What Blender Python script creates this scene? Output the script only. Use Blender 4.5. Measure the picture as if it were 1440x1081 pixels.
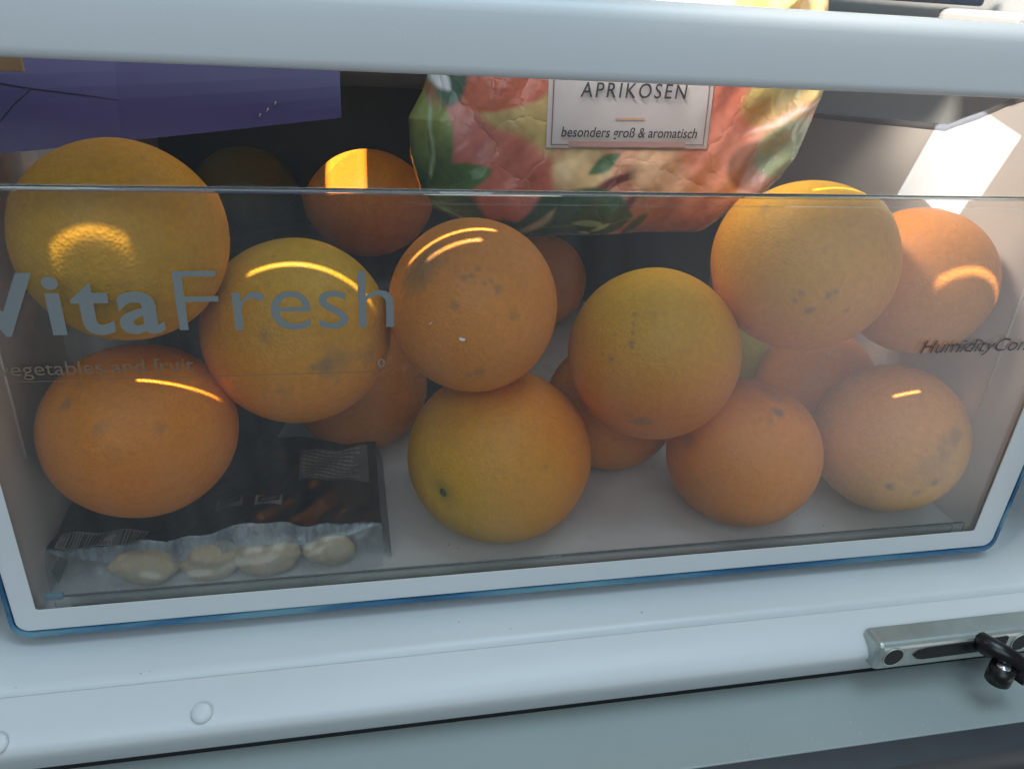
import bpy, bmesh, math, random
import numpy as np
from mathutils import Vector, Matrix

for o in list(bpy.data.objects):
    bpy.data.objects.remove(o)
SC = bpy.context.scene
COL = SC.collection

# ------------------------------------------------------------------ camera
cd = bpy.data.cameras.new('camera')
cam = bpy.data.objects.new('camera', cd)
COL.objects.link(cam)
cd.sensor_width = 36.0
cd.lens = 28.0
cd.clip_start = 0.01
cd.clip_end = 50.0
right = Vector((0.9792772, -0.19344242, 0.05996826))
down = Vector((-0.03654949, -0.46004628, -0.88714236))
fwd = Vector((0.19919914, 0.86656647, -0.45758305))
m = Matrix.Identity(4)
for i in range(3):
    m[i][0] = right[i]; m[i][1] = -down[i]; m[i][2] = -fwd[i]
m.translation = Vector((0.13915, -0.27971, 0.25524))
cam.matrix_world = m
SC.camera = cam

# ------------------------------------------------------------------ world, lamps, exposure
W = bpy.data.worlds.new('World'); SC.world = W
W.use_nodes = True
bg = W.node_tree.nodes['Background']
bg.inputs['Color'].default_value = (0.50, 0.62, 0.70, 1)
bg.inputs['Strength'].default_value = 0.18

def aim(o, target):
    d = (Vector(target) - o.location).normalized()
    o.rotation_euler = d.to_track_quat('-Z', 'Y').to_euler()

def area(name, loc, target, sx, sy, energy, color, spread=180, xdir=None):
    l = bpy.data.lights.new(name, 'AREA')
    l.shape = 'RECTANGLE'; l.size = sx; l.size_y = sy
    l.energy = energy; l.color = color; l.spread = math.radians(spread)
    o = bpy.data.objects.new(name, l); COL.objects.link(o)
    o.location = loc
    if xdir is None:
        aim(o, target)
    else:
        z = -(Vector(target) - Vector(loc)).normalized()
        x = Vector(xdir); x = (x - z * x.dot(z)).normalized()
        y = z.cross(x)
        mm = Matrix.Identity(4)
        for k in range(3):
            mm[k][0] = x[k]; mm[k][1] = y[k]; mm[k][2] = z[k]
        mm.translation = Vector(loc)
        o.matrix_world = mm
    return o

area('window_light', (0.50, -0.24, 1.28), (0.25, 0.0, 0.1), 0.9, 0.5, 5.6, (0.65, 0.86, 1.0))
area('room_light', (-0.05, -1.05, 0.95), (0.25, 0.0, 0.1), 1.0, 0.8, 4.8, (0.74, 0.90, 1.0))
# warm sunlit part of the room, low on the right: what the clear front mirrors
area('room_glow', (1.42, -0.95, -0.32), (0.36, 0.0, 0.12), 1.0, 0.8, 2.4, (1.0, 0.92, 0.93))
area('right_wall_fill', (0.13, 0.03, 0.43), (0.47, 0.16, 0.15), 0.14, 0.05, 0.26, (1.0, 0.86, 0.72), 60)  # added warm fill to brighten the right drawer wall

SUNC = (1.0, 0.86, 0.62)
# shafts of sunlight that slip past the handle into the drawer
area('sun_shaft_wall', (0.385, 0.084, 0.212), (0.463, 0.104, 0.186), 0.058, 0.052, 0.11, (0.92, 0.97, 1.0), 2, xdir=(0.25, -0.35, 1.0))
area('sun_shaft_orange', (0.135, 0.10, 0.235), (0.1415, 0.200, 0.160), 0.019, 0.050, 0.16, SUNC, 3, xdir=(1, 0, 0))
# thin lines of sunlight bent by the ledge of the clear front
def glint(x0, x1, src, hit, e, w=0.0005, spr=3):
    e *= 0.42
    xm = (x0 + x1) / 2
    area('sun_glint', (xm, src[0], src[1]), (xm + 0.004, hit[0], hit[1]), x1 - x0, w, e, SUNC, spr, xdir=(1, 0, 0))
glint(0.038, 0.064, (0.0040, 0.190), (0.0078, 0.1470), 0.0009, 0.0010, 8)
glint(0.0960, 0.1450, (0.0430, 0.215), (0.0445, 0.1400), 0.0022)
glint(0.161, 0.197, (0.0350, 0.215), (0.0365, 0.1500), 0.0020)
glint(0.168, 0.190, (0.0280, 0.215), (0.0295, 0.1500), 0.0009)
glint(0.335, 0.375, (0.010, 0.222), (0.035, 0.182), 0.002)
glint(0.405, 0.450, (0.012, 0.222), (0.026, 0.140), 0.0022)
glint(0.052, 0.078, (0.006, 0.132), (0.0245, 0.1035), 0.0012, 0.0006)
glint(0.403, 0.416, (0.006, 0.125), (0.0270, 0.0800), 0.0005, 0.0006)

vs = SC.view_settings
vs.view_transform = 'Standard'; vs.look = 'None'; vs.exposure = 0.26; vs.gamma = 1.0
SC.cycles.use_denoising = True
SC.cycles.use_adaptive_sampling = True
SC.cycles.adaptive_threshold = 0.03
SC.cycles.max_bounces = 8
SC.cycles.diffuse_bounces = 3
SC.cycles.glossy_bounces = 3
SC.cycles.transparent_max_bounces = 24
SC.cycles.transmission_bounces = 10
SC.cycles.caustics_refractive = True
SC.cycles.sample_clamp_indirect = 4.0
SC.render.filter_size = 1.8

# ------------------------------------------------------------------ helpers
def mesh_obj(name, verts, faces, mat, parent=None, smooth=True, loc=None):
    me = bpy.data.meshes.new(name)
    me.from_pydata([tuple(v) for v in verts], [], faces)
    me.update()
    if smooth:
        me.polygons.foreach_set('use_smooth', [True] * len(me.polygons))
    o = bpy.data.objects.new(name, me); COL.objects.link(o)
    if mat: me.materials.append(mat)
    if parent: o.parent = parent
    if loc: o.location = loc
    return o

def bm_obj(name, bm, mat, parent=None, smooth=False):
    bmesh.ops.recalc_face_normals(bm, faces=bm.faces)
    me = bpy.data.meshes.new(name); bm.to_mesh(me); bm.free()
    if smooth:
        me.polygons.foreach_set('use_smooth', [True] * len(me.polygons))
    o = bpy.data.objects.new(name, me); COL.objects.link(o)
    if mat: me.materials.append(mat)
    if parent: o.parent = parent
    return o

def tag(o, label=None, cat=None, group=None, kind=None):
    if label: o['label'] = label
    if cat: o['category'] = cat
    if group: o['group'] = group
    if kind: o['kind'] = kind
    return o

def empty(name, loc=(0, 0, 0)):
    o = bpy.data.objects.new(name, None); COL.objects.link(o)
    o.location = loc; o.empty_display_size = 0.02
    return o

def box_bm(lo, hi, bevel=0.0, seg=2):
    bm = bmesh.new()
    bmesh.ops.create_cube(bm, size=1.0)
    for v in bm.verts:
        for k in range(3):
            v.co[k] = lo[k] + (v.co[k] + 0.5) * (hi[k] - lo[k])
    if bevel > 0:
        bmesh.ops.bevel(bm, geom=list(bm.edges), offset=bevel, segments=seg, profile=0.5, affect='EDGES')
    return bm

def box(name, lo, hi, mat, parent=None, bevel=0.0, seg=2):
    return bm_obj(name, box_bm(lo, hi, bevel, seg), mat, parent, smooth=False)

def profile_x(name, prof, x0, x1, mat, parent=None, n=1, closed=True, smooth=True):
    """extrude a (y,z) profile along x"""
    k = len(prof); V = []; F = []
    for i in range(n + 1):
        x = x0 + (x1 - x0) * i / n
        V += [(x, p[0], p[1]) for p in prof]
    for i in range(n):
        for j in range(k if closed else k - 1):
            a = i * k + j; b = i * k + (j + 1) % k
            F.append((a, a + k, b + k, b))
    if closed:
        F.append(tuple(range(k))); F.append(tuple(reversed(range(n * k, n * k + k))))
    o = mesh_obj(name, V, F, mat, parent, smooth)
    b_ = bmesh.new(); b_.from_mesh(o.data); bmesh.ops.recalc_face_normals(b_, faces=b_.faces); b_.to_mesh(o.data); b_.free()
    if smooth:
        try:
            o.data.set_sharp_from_angle(angle=math.radians(35))
        except Exception:
            pass
    return o

def arc(cy, cz, r, a0, a1, n=6):
    return [(cy + r * math.cos(math.radians(a0 + (a1 - a0) * i / n)), cz + r * math.sin(math.radians(a0 + (a1 - a0) * i / n))) for i in range(n + 1)]

def tube(name, pts, rad, mat, parent=None, seg=10, caps=True):
    pts = [Vector(p) for p in pts]; V = []; F = []
    rads = rad if isinstance(rad, (list, tuple)) else [rad] * len(pts)
    up = Vector((0, 0, 1))
    for i, p in enumerate(pts):
        t = (pts[min(i + 1, len(pts) - 1)] - pts[max(i - 1, 0)]).normalized()
        a = t.cross(up)
        if a.length < 1e-3: a = t.cross(Vector((1, 0, 0)))
        a.normalize(); b = t.cross(a)
        for j in range(seg):
            th = 2 * math.pi * j / seg
            V.append(p + rads[i] * (math.cos(th) * a + math.sin(th) * b))
    for i in range(len(pts) - 1):
        for j in range(seg):
            a0 = i * seg + j; a1 = i * seg + (j + 1) % seg
            F.append((a0, a1, a1 + seg, a0 + seg))
    if caps:
        F.append(tuple(reversed(range(seg)))); F.append(tuple(range((len(pts) - 1) * seg, len(pts) * seg)))
    return mesh_obj(name, V, F, mat, parent)

def lin(c):
    return tuple(((v / 255.0) / 12.92 if v / 255.0 <= 0.04045 else ((v / 255.0 + 0.055) / 1.055) ** 2.4) for v in c)

# ------------------------------------------------------------------ materials
def nodes(name):
    mt = bpy.data.materials.new(name); mt.use_nodes = True
    nt = mt.node_tree
    return mt, nt, nt.nodes, nt.links, nt.nodes['Principled BSDF']

def plain(name, color, rough=0.45, var=0.06, scale=40.0, bump=0.0, bscale=600.0, metallic=0.0, spec=0.5, coat=0.0):
    mt, nt, N, L, P = nodes(name)
    tc = N.new('ShaderNodeTexCoord')
    nz = N.new('ShaderNodeTexNoise'); nz.inputs['Scale'].default_value = scale; nz.inputs['Detail'].default_value = 5
    L.new(tc.outputs['Object'], nz.inputs['Vector'])
    mx = N.new('ShaderNodeMix'); mx.data_type = 'RGBA'
    c = tuple(color)
    mx.inputs['A'].default_value = tuple(v * (1 - var) for v in c) + (1,)
    mx.inputs['B'].default_value = tuple(min(v * (1 + var), 1) for v in c) + (1,)
    L.new(nz.outputs['Fac'], mx.inputs['Factor'])
    L.new(mx.outputs['Result'], P.inputs['Base Color'])
    mr = N.new('ShaderNodeMapRange'); mr.inputs['To Min'].default_value = max(rough - 0.08, 0.02); mr.inputs['To Max'].default_value = rough + 0.08
    L.new(nz.outputs['Fac'], mr.inputs['Value']); L.new(mr.outputs['Result'], P.inputs['Roughness'])
    P.inputs['Metallic'].default_value = metallic
    P.inputs['Specular IOR Level'].default_value = spec
    P.inputs['Coat Weight'].default_value = coat
    if bump > 0:
        n2 = N.new('ShaderNodeTexNoise'); n2.inputs['Scale'].default_value = bscale; n2.inputs['Detail'].default_value = 4
        L.new(tc.outputs['Object'], n2.inputs['Vector'])
        b = N.new('ShaderNodeBump'); b.inputs['Strength'].default_value = bump; b.inputs['Distance'].default_value = 0.001
        L.new(n2.outputs['Fac'], b.inputs['Height']); L.new(b.outputs['Normal'], P.inputs['Normal'])
    return mt

def clear_sheet(name, tint, gloss=0.05, haze=0.04, haze_col=(0.8, 0.8, 0.8), rough=0.06, hscale=30.0):
    """clear plastic sheet: lets light straight through, mirrors more at grazing angles, a little dusty"""
    mt = bpy.data.materials.new(name); mt.use_nodes = True
    nt = mt.node_tree; N = nt.nodes; L = nt.links
    N.remove(N['Principled BSDF'])
    out = N['Material Output']
    tr = N.new('ShaderNodeBsdfTransparent'); tr.inputs['Color'].default_value = tuple(tint) + (1,)
    gl = N.new('ShaderNodeBsdfGlossy'); gl.inputs['Roughness'].default_value = rough
    df = N.new('ShaderNodeBsdfDiffuse'); df.inputs['Color'].default_value = tuple(haze_col) + (1,)
    lw = N.new('ShaderNodeLayerWeight'); lw.inputs['Blend'].default_value = 0.5
    pw = N.new('ShaderNodeMath'); pw.operation = 'POWER'; pw.inputs[1].default_value = 4.0
    L.new(lw.outputs['Facing'], pw.inputs[0])
    ma = N.new('ShaderNodeMath'); ma.operation = 'MULTIPLY_ADD'; ma.inputs[1].default_value = 0.7; ma.inputs[2].default_value = gloss; ma.use_clamp = True
    L.new(pw.outputs[0], ma.inputs[0])
    tc = N.new('ShaderNodeTexCoord')
    nz = N.new('ShaderNodeTexNoise'); nz.inputs['Scale'].default_value = hscale; nz.inputs['Detail'].default_value = 7; nz.inputs['Roughness'].default_value = 0.65
    mpp = N.new('ShaderNodeMapping'); mpp.inputs['Scale'].default_value = (1.6, 1.0, 0.35); mpp.inputs['Rotation'].default_value = (0, 0.5, 0)
    L.new(tc.outputs['Object'], mpp.inputs['Vector']); L.new(mpp.outputs['Vector'], nz.inputs['Vector'])
    mr = N.new('ShaderNodeMapRange'); mr.inputs['From Min'].default_value = 0.35; mr.inputs['From Max'].default_value = 0.72
    mr.inputs['To Min'].default_value = haze * 0.3; mr.inputs['To Max'].default_value = haze * 2.0
    L.new(nz.outputs['Fac'], mr.inputs['Value'])
    m1 = N.new('ShaderNodeMixShader'); L.new(mr.outputs['Result'], m1.inputs[0]); L.new(tr.outputs[0], m1.inputs[1]); L.new(df.outputs[0], m1.inputs[2])
    m2 = N.new('ShaderNodeMixShader'); L.new(ma.outputs[0], m2.inputs[0]); L.new(m1.outputs[0], m2.inputs[1]); L.new(gl.outputs[0], m2.inputs[2])
    L.new(m2.outputs[0], out.inputs['Surface'])
    return mt

def glass(name, tint, ior=1.45, rough=0.0):
    mt, nt, N, L, P = nodes(name)
    P.inputs['Base Color'].default_value = tuple(tint) + (1,)
    P.inputs['Transmission Weight'].default_value = 1.0
    P.inputs['Roughness'].default_value = rough
    P.inputs['IOR'].default_value = ior
    return mt

M_WHITE = plain('white_plastic', (0.74, 0.76, 0.77), 0.38, 0.055, 9, 0.05, 1500)
M_LINER = plain('liner_plastic', (0.74, 0.77, 0.78), 0.33, 0.055, 8, 0.04, 900)
M_WALL = plain('drawer_wall_plastic', (0.60, 0.58, 0.56), 0.40, 0.05, 22, 0.05, 900)
M_FLOOR = plain('drawer_floor_plastic', (0.74, 0.73, 0.73), 0.30, 0.06, 30, 0.05, 900)
M_BACK = plain('shaded_drawer_back', (0.05, 0.05, 0.05), 0.5, 0.1, 20)  # near black, so the shade at the rear is in the colour
M_RIM = plain('drawer_rim_plastic', (0.12, 0.12, 0.13), 0.3, 0.1, 20)
M_PANE = clear_sheet('clear_front_plastic', (0.97, 0.97, 0.96), 0.065, 0.015, (0.8, 0.8, 0.8), 0.24)
M_THICK = glass('thick_clear_plastic', (0.97, 0.98, 0.98))
M_LIP = glass('clear_lip_plastic', (0.88, 0.95, 0.96))
M_PRINT = plain('silver_print', lin((132, 138, 138)), 0.5, 0.03, 60)
M_PRINTD = plain('grey_print', lin((70, 68, 68)), 0.5, 0.03, 60)
M_PRINTF = plain('faint_print', lin((126, 112, 96)), 0.5, 0.03, 60)
M_GREY = plain('grey_door_cap', lin((166, 176, 174)), 0.42, 0.05, 12, 0.08, 1400)
M_DARK = plain('anthracite_door', (0.05, 0.055, 0.06), 0.45, 0.2, 60, 0.1, 1500)
M_BLACK = plain('black_plastic', (0.012, 0.011, 0.012), 0.28, 0.2, 60)
M_METAL = plain('zinc_metal', (0.50, 0.55, 0.52), 0.36, 0.22, 90, 0.15, 800, metallic=0.6)
M_SCREW = plain('steel_screw', (0.75, 0.8, 0.84), 0.2, 0.05, 90, metallic=0.9)
M_HOLE = plain('hole_dark', (0.02, 0.02, 0.018), 0.6, 0.2, 90)
M_CRUMB = plain('crumb', (0.7, 0.66, 0.56), 0.7, 0.1, 900)
M_DIRT = plain('dark_crumb', (0.06, 0.04, 0.03), 0.8, 0.1, 900)

# blue tinted cut edge of the clear front: blue varies along its length
def edge_mat():
    mt, nt, N, L, P = nodes('blue_clear_edge')
    tc = N.new('ShaderNodeTexCoord')
    mp = N.new('ShaderNodeMapping'); mp.inputs['Scale'].default_value = (14, 200, 60)
    nz = N.new('ShaderNodeTexNoise'); nz.inputs['Scale'].default_value = 1.0; nz.inputs['Detail'].default_value = 4
    L.new(tc.outputs['Object'], mp.inputs['Vector']); L.new(mp.outputs['Vector'], nz.inputs['Vector'])
    cr = N.new('ShaderNodeValToRGB')
    e = cr.color_ramp.elements
    e[0].position = 0.34; e[0].color = (0.03, 0.13, 0.27, 1)
    e[1].position = 0.66; e[1].color = (0.20, 0.42, 0.52, 1)
    x = e.new(0.5); x.color = (0.06, 0.22, 0.40, 1)
    L.new(nz.outputs['Fac'], cr.inputs['Fac']); L.new(cr.outputs['Color'], P.inputs['Base Color'])
    P.inputs['Roughness'].default_value = 0.12
    P.inputs['Transmission Weight'].default_value = 0.25
    return mt
M_EDGE = edge_mat()

# ------------------------------------------------------------------ refrigerator cabinet
XL, XR = -0.016, 0.488
fridge = empty('refrigerator', (0.235, 0.15, -0.006))
fridge.location = (0, 0, 0)
tag(fridge, 'white refrigerator cabinet with rounded sill beneath the clear drawer', 'refrigerator')

# inner tub: floor with rounded corners into the side walls
def liner():
    ys = [-0.0268, -0.0264, -0.022, -0.014, -0.006, 0.004, 0.05, 0.15, 0.25, 0.40]
    zs = [-0.0180, -0.0072, -0.0064, -0.0067, -0.0080, -0.0090, -0.0095, -0.0095, -0.0095, -0.0095]
    r = 0.024
    prof = []  # (x, dz)
    prof.append((XL, 0.42))
    prof.append((XL, r))
    for i in range(1, 9):
        a = math.radians(180 + 90 * i / 8); prof.append((XL + r + r * math.cos(a), r + r * math.sin(a)))
    for i in range(1, 12): prof.append((XL + r + (XR - XL - 2 * r) * i / 12, 0))
    for i in range(0, 9):
        a = math.radians(270 + 90 * i / 8); prof.append((XR - r + r * math.cos(a), r + r * math.sin(a)))
    prof.append((XR, 0.42))
    V = []; F = []; k = len(prof)
    for y, z in zip(ys, zs):
        for x, dz in prof:
            fl = 0.0
            if y < -0.006:   # side walls flare outward at the mouth
                fl = (-0.006 - y) * 0.25
            xx = x + (fl if x > 0.4 else (-fl if x < 0.05 else 0))
            V.append((xx, y, z + dz))
    for i in range(len(ys) - 1):
        for j in range(k - 1):
            a = i * k + j; F.append((a, a + 1, a + k + 1, a + k))
    return mesh_obj('liner', V, F, M_LINER, fridge)
liner()
box('liner_back', (XL - 0.01, 0.385, -0.02), (XR + 0.01, 0.395, 0.45), M_WALL, fridge)
for x0_, x1_ in ((-0.060, XL - 0.0062), (XR + 0.0062, 0.545)):
    box('cabinet_side', (x0_, -0.0262, -0.006), (x1_, 0.40, 0.45), M_WHITE, fridge, 0.003)
# sill strip under the seam, rounded over its lower edge
pr = [(-0.0276, -0.0130), (-0.0277, -0.0080), (-0.0284, -0.0075), (-0.036, -0.0092), (-0.0425, -0.0118), (-0.0460, -0.0140), (-0.0478, -0.0164), (-0.0480, -0.0186), (-0.0466, -0.0222), (-0.0438, -0.0278), (-0.0408, -0.0340), (-0.030, -0.0345), (-0.0276, -0.0300)]
sill = profile_x('sill_strip', pr, -0.06, 0.545, M_WHITE, fridge, n=8)
box('gap_shade_strip', (-0.06, -0.0392, -0.0384), (0.545, -0.0300, -0.0346), M_BLACK, fridge)  # added black strip, stands in for the shaded gap under the sill
# round plug caps in the sill
def plug(x, y, z):
    bm = bmesh.new()
    rings = [(0.0040, 0.0), (0.0040, 0.0007), (0.0034, 0.0012), (0.0018, 0.0015), (0.0, 0.0016)]
    V = []; F = []; n = 28
    nrm = Vector((0, -0.62, 0.785)).normalized(); ax = Vector((1, 0, 0)); ay = nrm.cross(ax)
    for r, h in rings:
        for j in range(n):
            a = 2 * math.pi * j / n
            V.append(Vector((x, y, z)) + ax * r * math.cos(a) + ay * r * math.sin(a) + nrm * h)
    for i in range(len(rings) - 1):
        for j in range(n):
            F.append((i * n + j, i * n + (j + 1) % n, (i + 1) * n + (j + 1) % n, (i + 1) * n + j))
    bm.free()
    return mesh_obj('plug_cap', V, F, M_WHITE, fridge)
plug(0.0770, -0.0428, -0.0113)
plug(0.0042, -0.0450, -0.0128)

# hinge plate with holes, slot insert and black catch
hinge = bm_obj('hinge_plate', box_bm((0.3715, -0.0530, -0.0222), (0.480, -0.0395, -0.0066), 0.0026, 3), M_METAL, fridge, smooth=False)
tag(hinge, 'zinc coloured metal hinge plate with round hole and black slot')
def disc(name, c, r, mat, parent, n=28, nrm=(0, -1, 0), depth=0.0004):
    nrm = Vector(nrm).normalized(); ax = Vector((1, 0, 0)); ay = nrm.cross(ax)
    c = Vector(c); V = []; F = []
    for h in (0, depth):
        for j in range(n):
            a = 2 * math.pi * j / n
            V.append(c + ax * r * math.cos(a) + ay * r * math.sin(a) + nrm * h)
    F = [tuple(range(n, 2 * n)), tuple(reversed(range(n)))]
    for j in range(n): F.append((j, (j + 1) % n, n + (j + 1) % n, n + j))
    return mesh_obj(name, V, F, mat, parent, smooth=False)
def torus(name, c, R, r, mat, parent, nrm=(0, -1, 0), n=28, k=8):
    nrm = Vector(nrm).normalized(); ax = Vector((1, 0, 0)); ax = (ax - nrm * ax.dot(nrm)).normalized(); ay = nrm.cross(ax); c = Vector(c); V = []; F = []
    for i in range(n):
        a = 2 * math.pi * i / n; d = ax * math.cos(a) + ay * math.sin(a)
        for j in range(k):
            b = 2 * math.pi * j / k
            V.append(c + d * (R + r * math.cos(b)) + nrm * r * math.sin(b))
    for i in range(n):
        for j in range(k):
            F.append((i * k + j, ((i + 1) % n) * k + j, ((i + 1) % n) * k + (j + 1) % k, i * k + (j + 1) % k))
    return mesh_obj(name, V, F, mat, parent)
for hx in (0.3800, 0.4490):
    disc('screw_hole', (hx, -0.0530, -0.0138), 0.0050, M_HOLE, hinge)
    torus('hole_rim', (hx, -0.0532, -0.0138), 0.0051, 0.0004, M_METAL, hinge)
# slot insert with pointed left end
sl = [(0.3900, -0.0138), (0.3925, -0.0112), (0.396, -0.0104), (0.4400, -0.0088), (0.4400, -0.0160), (0.396, -0.0168), (0.3925, -0.0160)]
V = [(x, -0.0530, z) for x, z in sl] + [(x, -0.0538, z) for x, z in sl]
n = len(sl)
F = [tuple(range(n, 2 * n)), tuple(reversed(range(n)))] + [(j, (j + 1) % n, n + (j + 1) % n, n + j) for j in range(n)]
mesh_obj('slot_insert', V, F, M_BLACK, hinge, smooth=False)
catch = tube('hinge_catch', [(0.4255, -0.0520, -0.0105), (0.4262, -0.0560, -0.0100), (0.4290, -0.0600, -0.0098), (0.4335, -0.0635, -0.0110), (0.4378, -0.0660, -0.0140), (0.4390, -0.0672, -0.0180), (0.4365, -0.0680, -0.0215)],
             [0.0046, 0.0048, 0.0045, 0.0042, 0.0040, 0.0038, 0.0034], M_BLACK, fridge, seg=14)
tube('pin_boss', [(0.4290, -0.0655, -0.0225), (0.4290, -0.0655, -0.0142)], 0.0056, M_BLACK, catch, seg=22)
tube('pin_screw', [(0.4290, -0.0655, -0.0144), (0.4290, -0.0655, -0.0134)], 0.0030, M_SCREW, catch, seg=20)

# ------------------------------------------------------------------ freezer door below
fz = empty('freezer_door', (0, 0, 0))
tag(fz, 'freezer door with grey top cap and dark anthracite front at the bottom edge', 'freezer door')
box('top_cap', (-0.10, -0.0770, -0.048), (0.64, -0.0320, -0.0385), M_GREY, fz, 0.0008)
pf = [(-0.0772, -0.0387), (-0.084, -0.0389), (-0.0885, -0.0402), (-0.091, -0.0435), (-0.0915, -0.049), (-0.0915, -0.30), (-0.0772, -0.30)]
profile_x('front_skin', pf, -0.10, 0.64, M_DARK, fz, n=6)
# crumbs on the cap
rng = random.Random(5)
def crumbs(name, spots, mat, label, cat, zt):
    V = []; F = []
    for x, y, s in spots:
        b = len(V)
        for k in range(6):
            a = k / 6 * 6.283; V.append((x + s * math.cos(a) * rng.uniform(.6, 1.2), y + s * math.sin(a) * rng.uniform(.6, 1.2), zt))
        V.append((x, y, zt + s * 0.8))
        for k in range(6): F.append((b + k, b + (k + 1) % 6, b + 6))
        F.append(tuple(reversed(range(b, b + 6))))
    o = mesh_obj(name, V, F, mat, None, smooth=False)
    return tag(o, label, cat, kind='stuff')
sp = [(rng.uniform(0.30, 0.47), -0.0765 + abs(rng.gauss(0, 0.004)), rng.uniform(0.00012, 0.00035)) for _ in range(45)]
sp += [(rng.uniform(0.30, 0.47), rng.uniform(-0.075, -0.055), rng.uniform(0.0001, 0.00028)) for _ in range(28)]
sp += [(0.357, -0.0655, 0.0005), (0.39, -0.072, 0.0004)]
crumbs('crumbs', sp, M_CRUMB, 'tiny pale crumbs scattered on the grey door cap', 'crumbs', -0.0384)

# ------------------------------------------------------------------ drawer
dr = empty('crisper_drawer', (0, 0, 0))
tag(dr, 'clear fronted vegetable drawer with white handle and grey lettering', 'drawer')
PW, ZL = 0.470, 0.1845   # panel width, height of the ledge
DX0, DX1, DY1 = 0.008, 0.4625, 0.352

# white handle bar
hp = arc(-0.0085, 0.2285, 0.0035, 270, 180, 5) + [(-0.0121, 0.2400)] + arc(-0.0055, 0.2435, 0.0064, 175, 90, 7) + [(0.014, 0.2499), (0.018, 0.2485), (0.019, 0.244), (0.019, 0.2268), (0.006, 0.2255)]
handle = profile_x('handle', hp, -0.004, 0.474, M_WHITE, dr, n=10)

# clear front: lower sheet, ledge, thick wedge under the handle
pane = box('front_pane', (0.0005, 0.0, 0.0006), (PW - 0.0005, 0.0013, ZL), M_PANE, dr)
wp = [(0.0030, ZL + 0.0012), (0.0030, 0.2266), (-0.0062, 0.2266), (-0.0004, ZL + 0.0012)]
profile_x('upper_pane', wp, 0.0005, PW - 0.0005, M_THICK, dr, n=1, smooth=False)
led = [(0.0008 + 0.0024 * math.cos(a * math.pi / 5), ZL + 0.0006 + 0.0011 * math.sin(a * math.pi / 5)) for a in range(10)]
profile_x('ledge', led, 0.0005, PW - 0.0005, M_LIP, dr, n=1)

box('score_line', (0.16, -0.0004, ZL - 0.0036), (PW - 0.002, -0.0001, ZL - 0.0032), M_LIP, dr)
box('lip_end', (0.0108, 0.0050, 0.0108), (0.0180, 0.0074, 0.0132), M_EDGE, dr, 0.0004)
# U shaped strips: blue cut edge and white border
def u_path(x0, x1, zb, zt, r, n=6):
    p = [(x0, zt), (x0, zb + r)]
    for i in range(1, n): a = math.radians(180 + 90 * i / n); p.append((x0 + r + r * math.cos(a), zb + r + r * math.sin(a)))
    p += [(x0 + r, zb)]
    p += [(x0 + r + (x1 - x0 - 2 * r) * i / 12, zb) for i in range(1, 12)]
    p += [(x1 - r, zb)]
    for i in range(1, n): a = math.radians(270 + 90 * i / n); p.append((x1 - r + r * math.cos(a), zb + r + r * math.sin(a)))
    p += [(x1, zb + r), (x1, zt)]
    return p
def u_strip(name, outer, inner, y0, y1, mat, parent):
    k = len(outer); V = []; F = []
    for y in (y0, y1):
        V += [(p[0], y, p[1]) for p in outer] + [(p[0], y, p[1]) for p in inner]
    for j in range(k - 1):
        F.append((j, j + 1, k + j + 1, k + j))
        F.append((2 * k + j, 3 * k + j, 3 * k + j + 1, 2 * k + j + 1))
        F.append((j, 2 * k + j, 2 * k + j + 1, j + 1))
        F.append((k + j, k + j + 1, 3 * k + j + 1, 3 * k + j))
    F += [(0, k, 3 * k, 2 * k), (k - 1, 3 * k - 1, 4 * k - 1, 2 * k - 1)]
    bm = bmesh.new(); vs_ = [bm.verts.new(v) for v in V]
    for f in F: bm.faces.new([vs_[i] for i in f])
    return bm_obj(name, bm, mat, parent)
u_strip('blue_edge', u_path(-0.0016, PW + 0.0016, -0.0024, 0.225, 0.007), u_path(0.0, PW, 0.0, 0.225, 0.006), -0.0016, 0.0040, M_EDGE, dr)
u_strip('white_border', u_path(0.0005, PW - 0.0005, 0.0008, 0.178, 0.005), u_path(0.0092, PW - 0.0140, 0.0112, 0.178, 0.0012), -0.0009, -0.0003, M_WHITE, dr)

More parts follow.
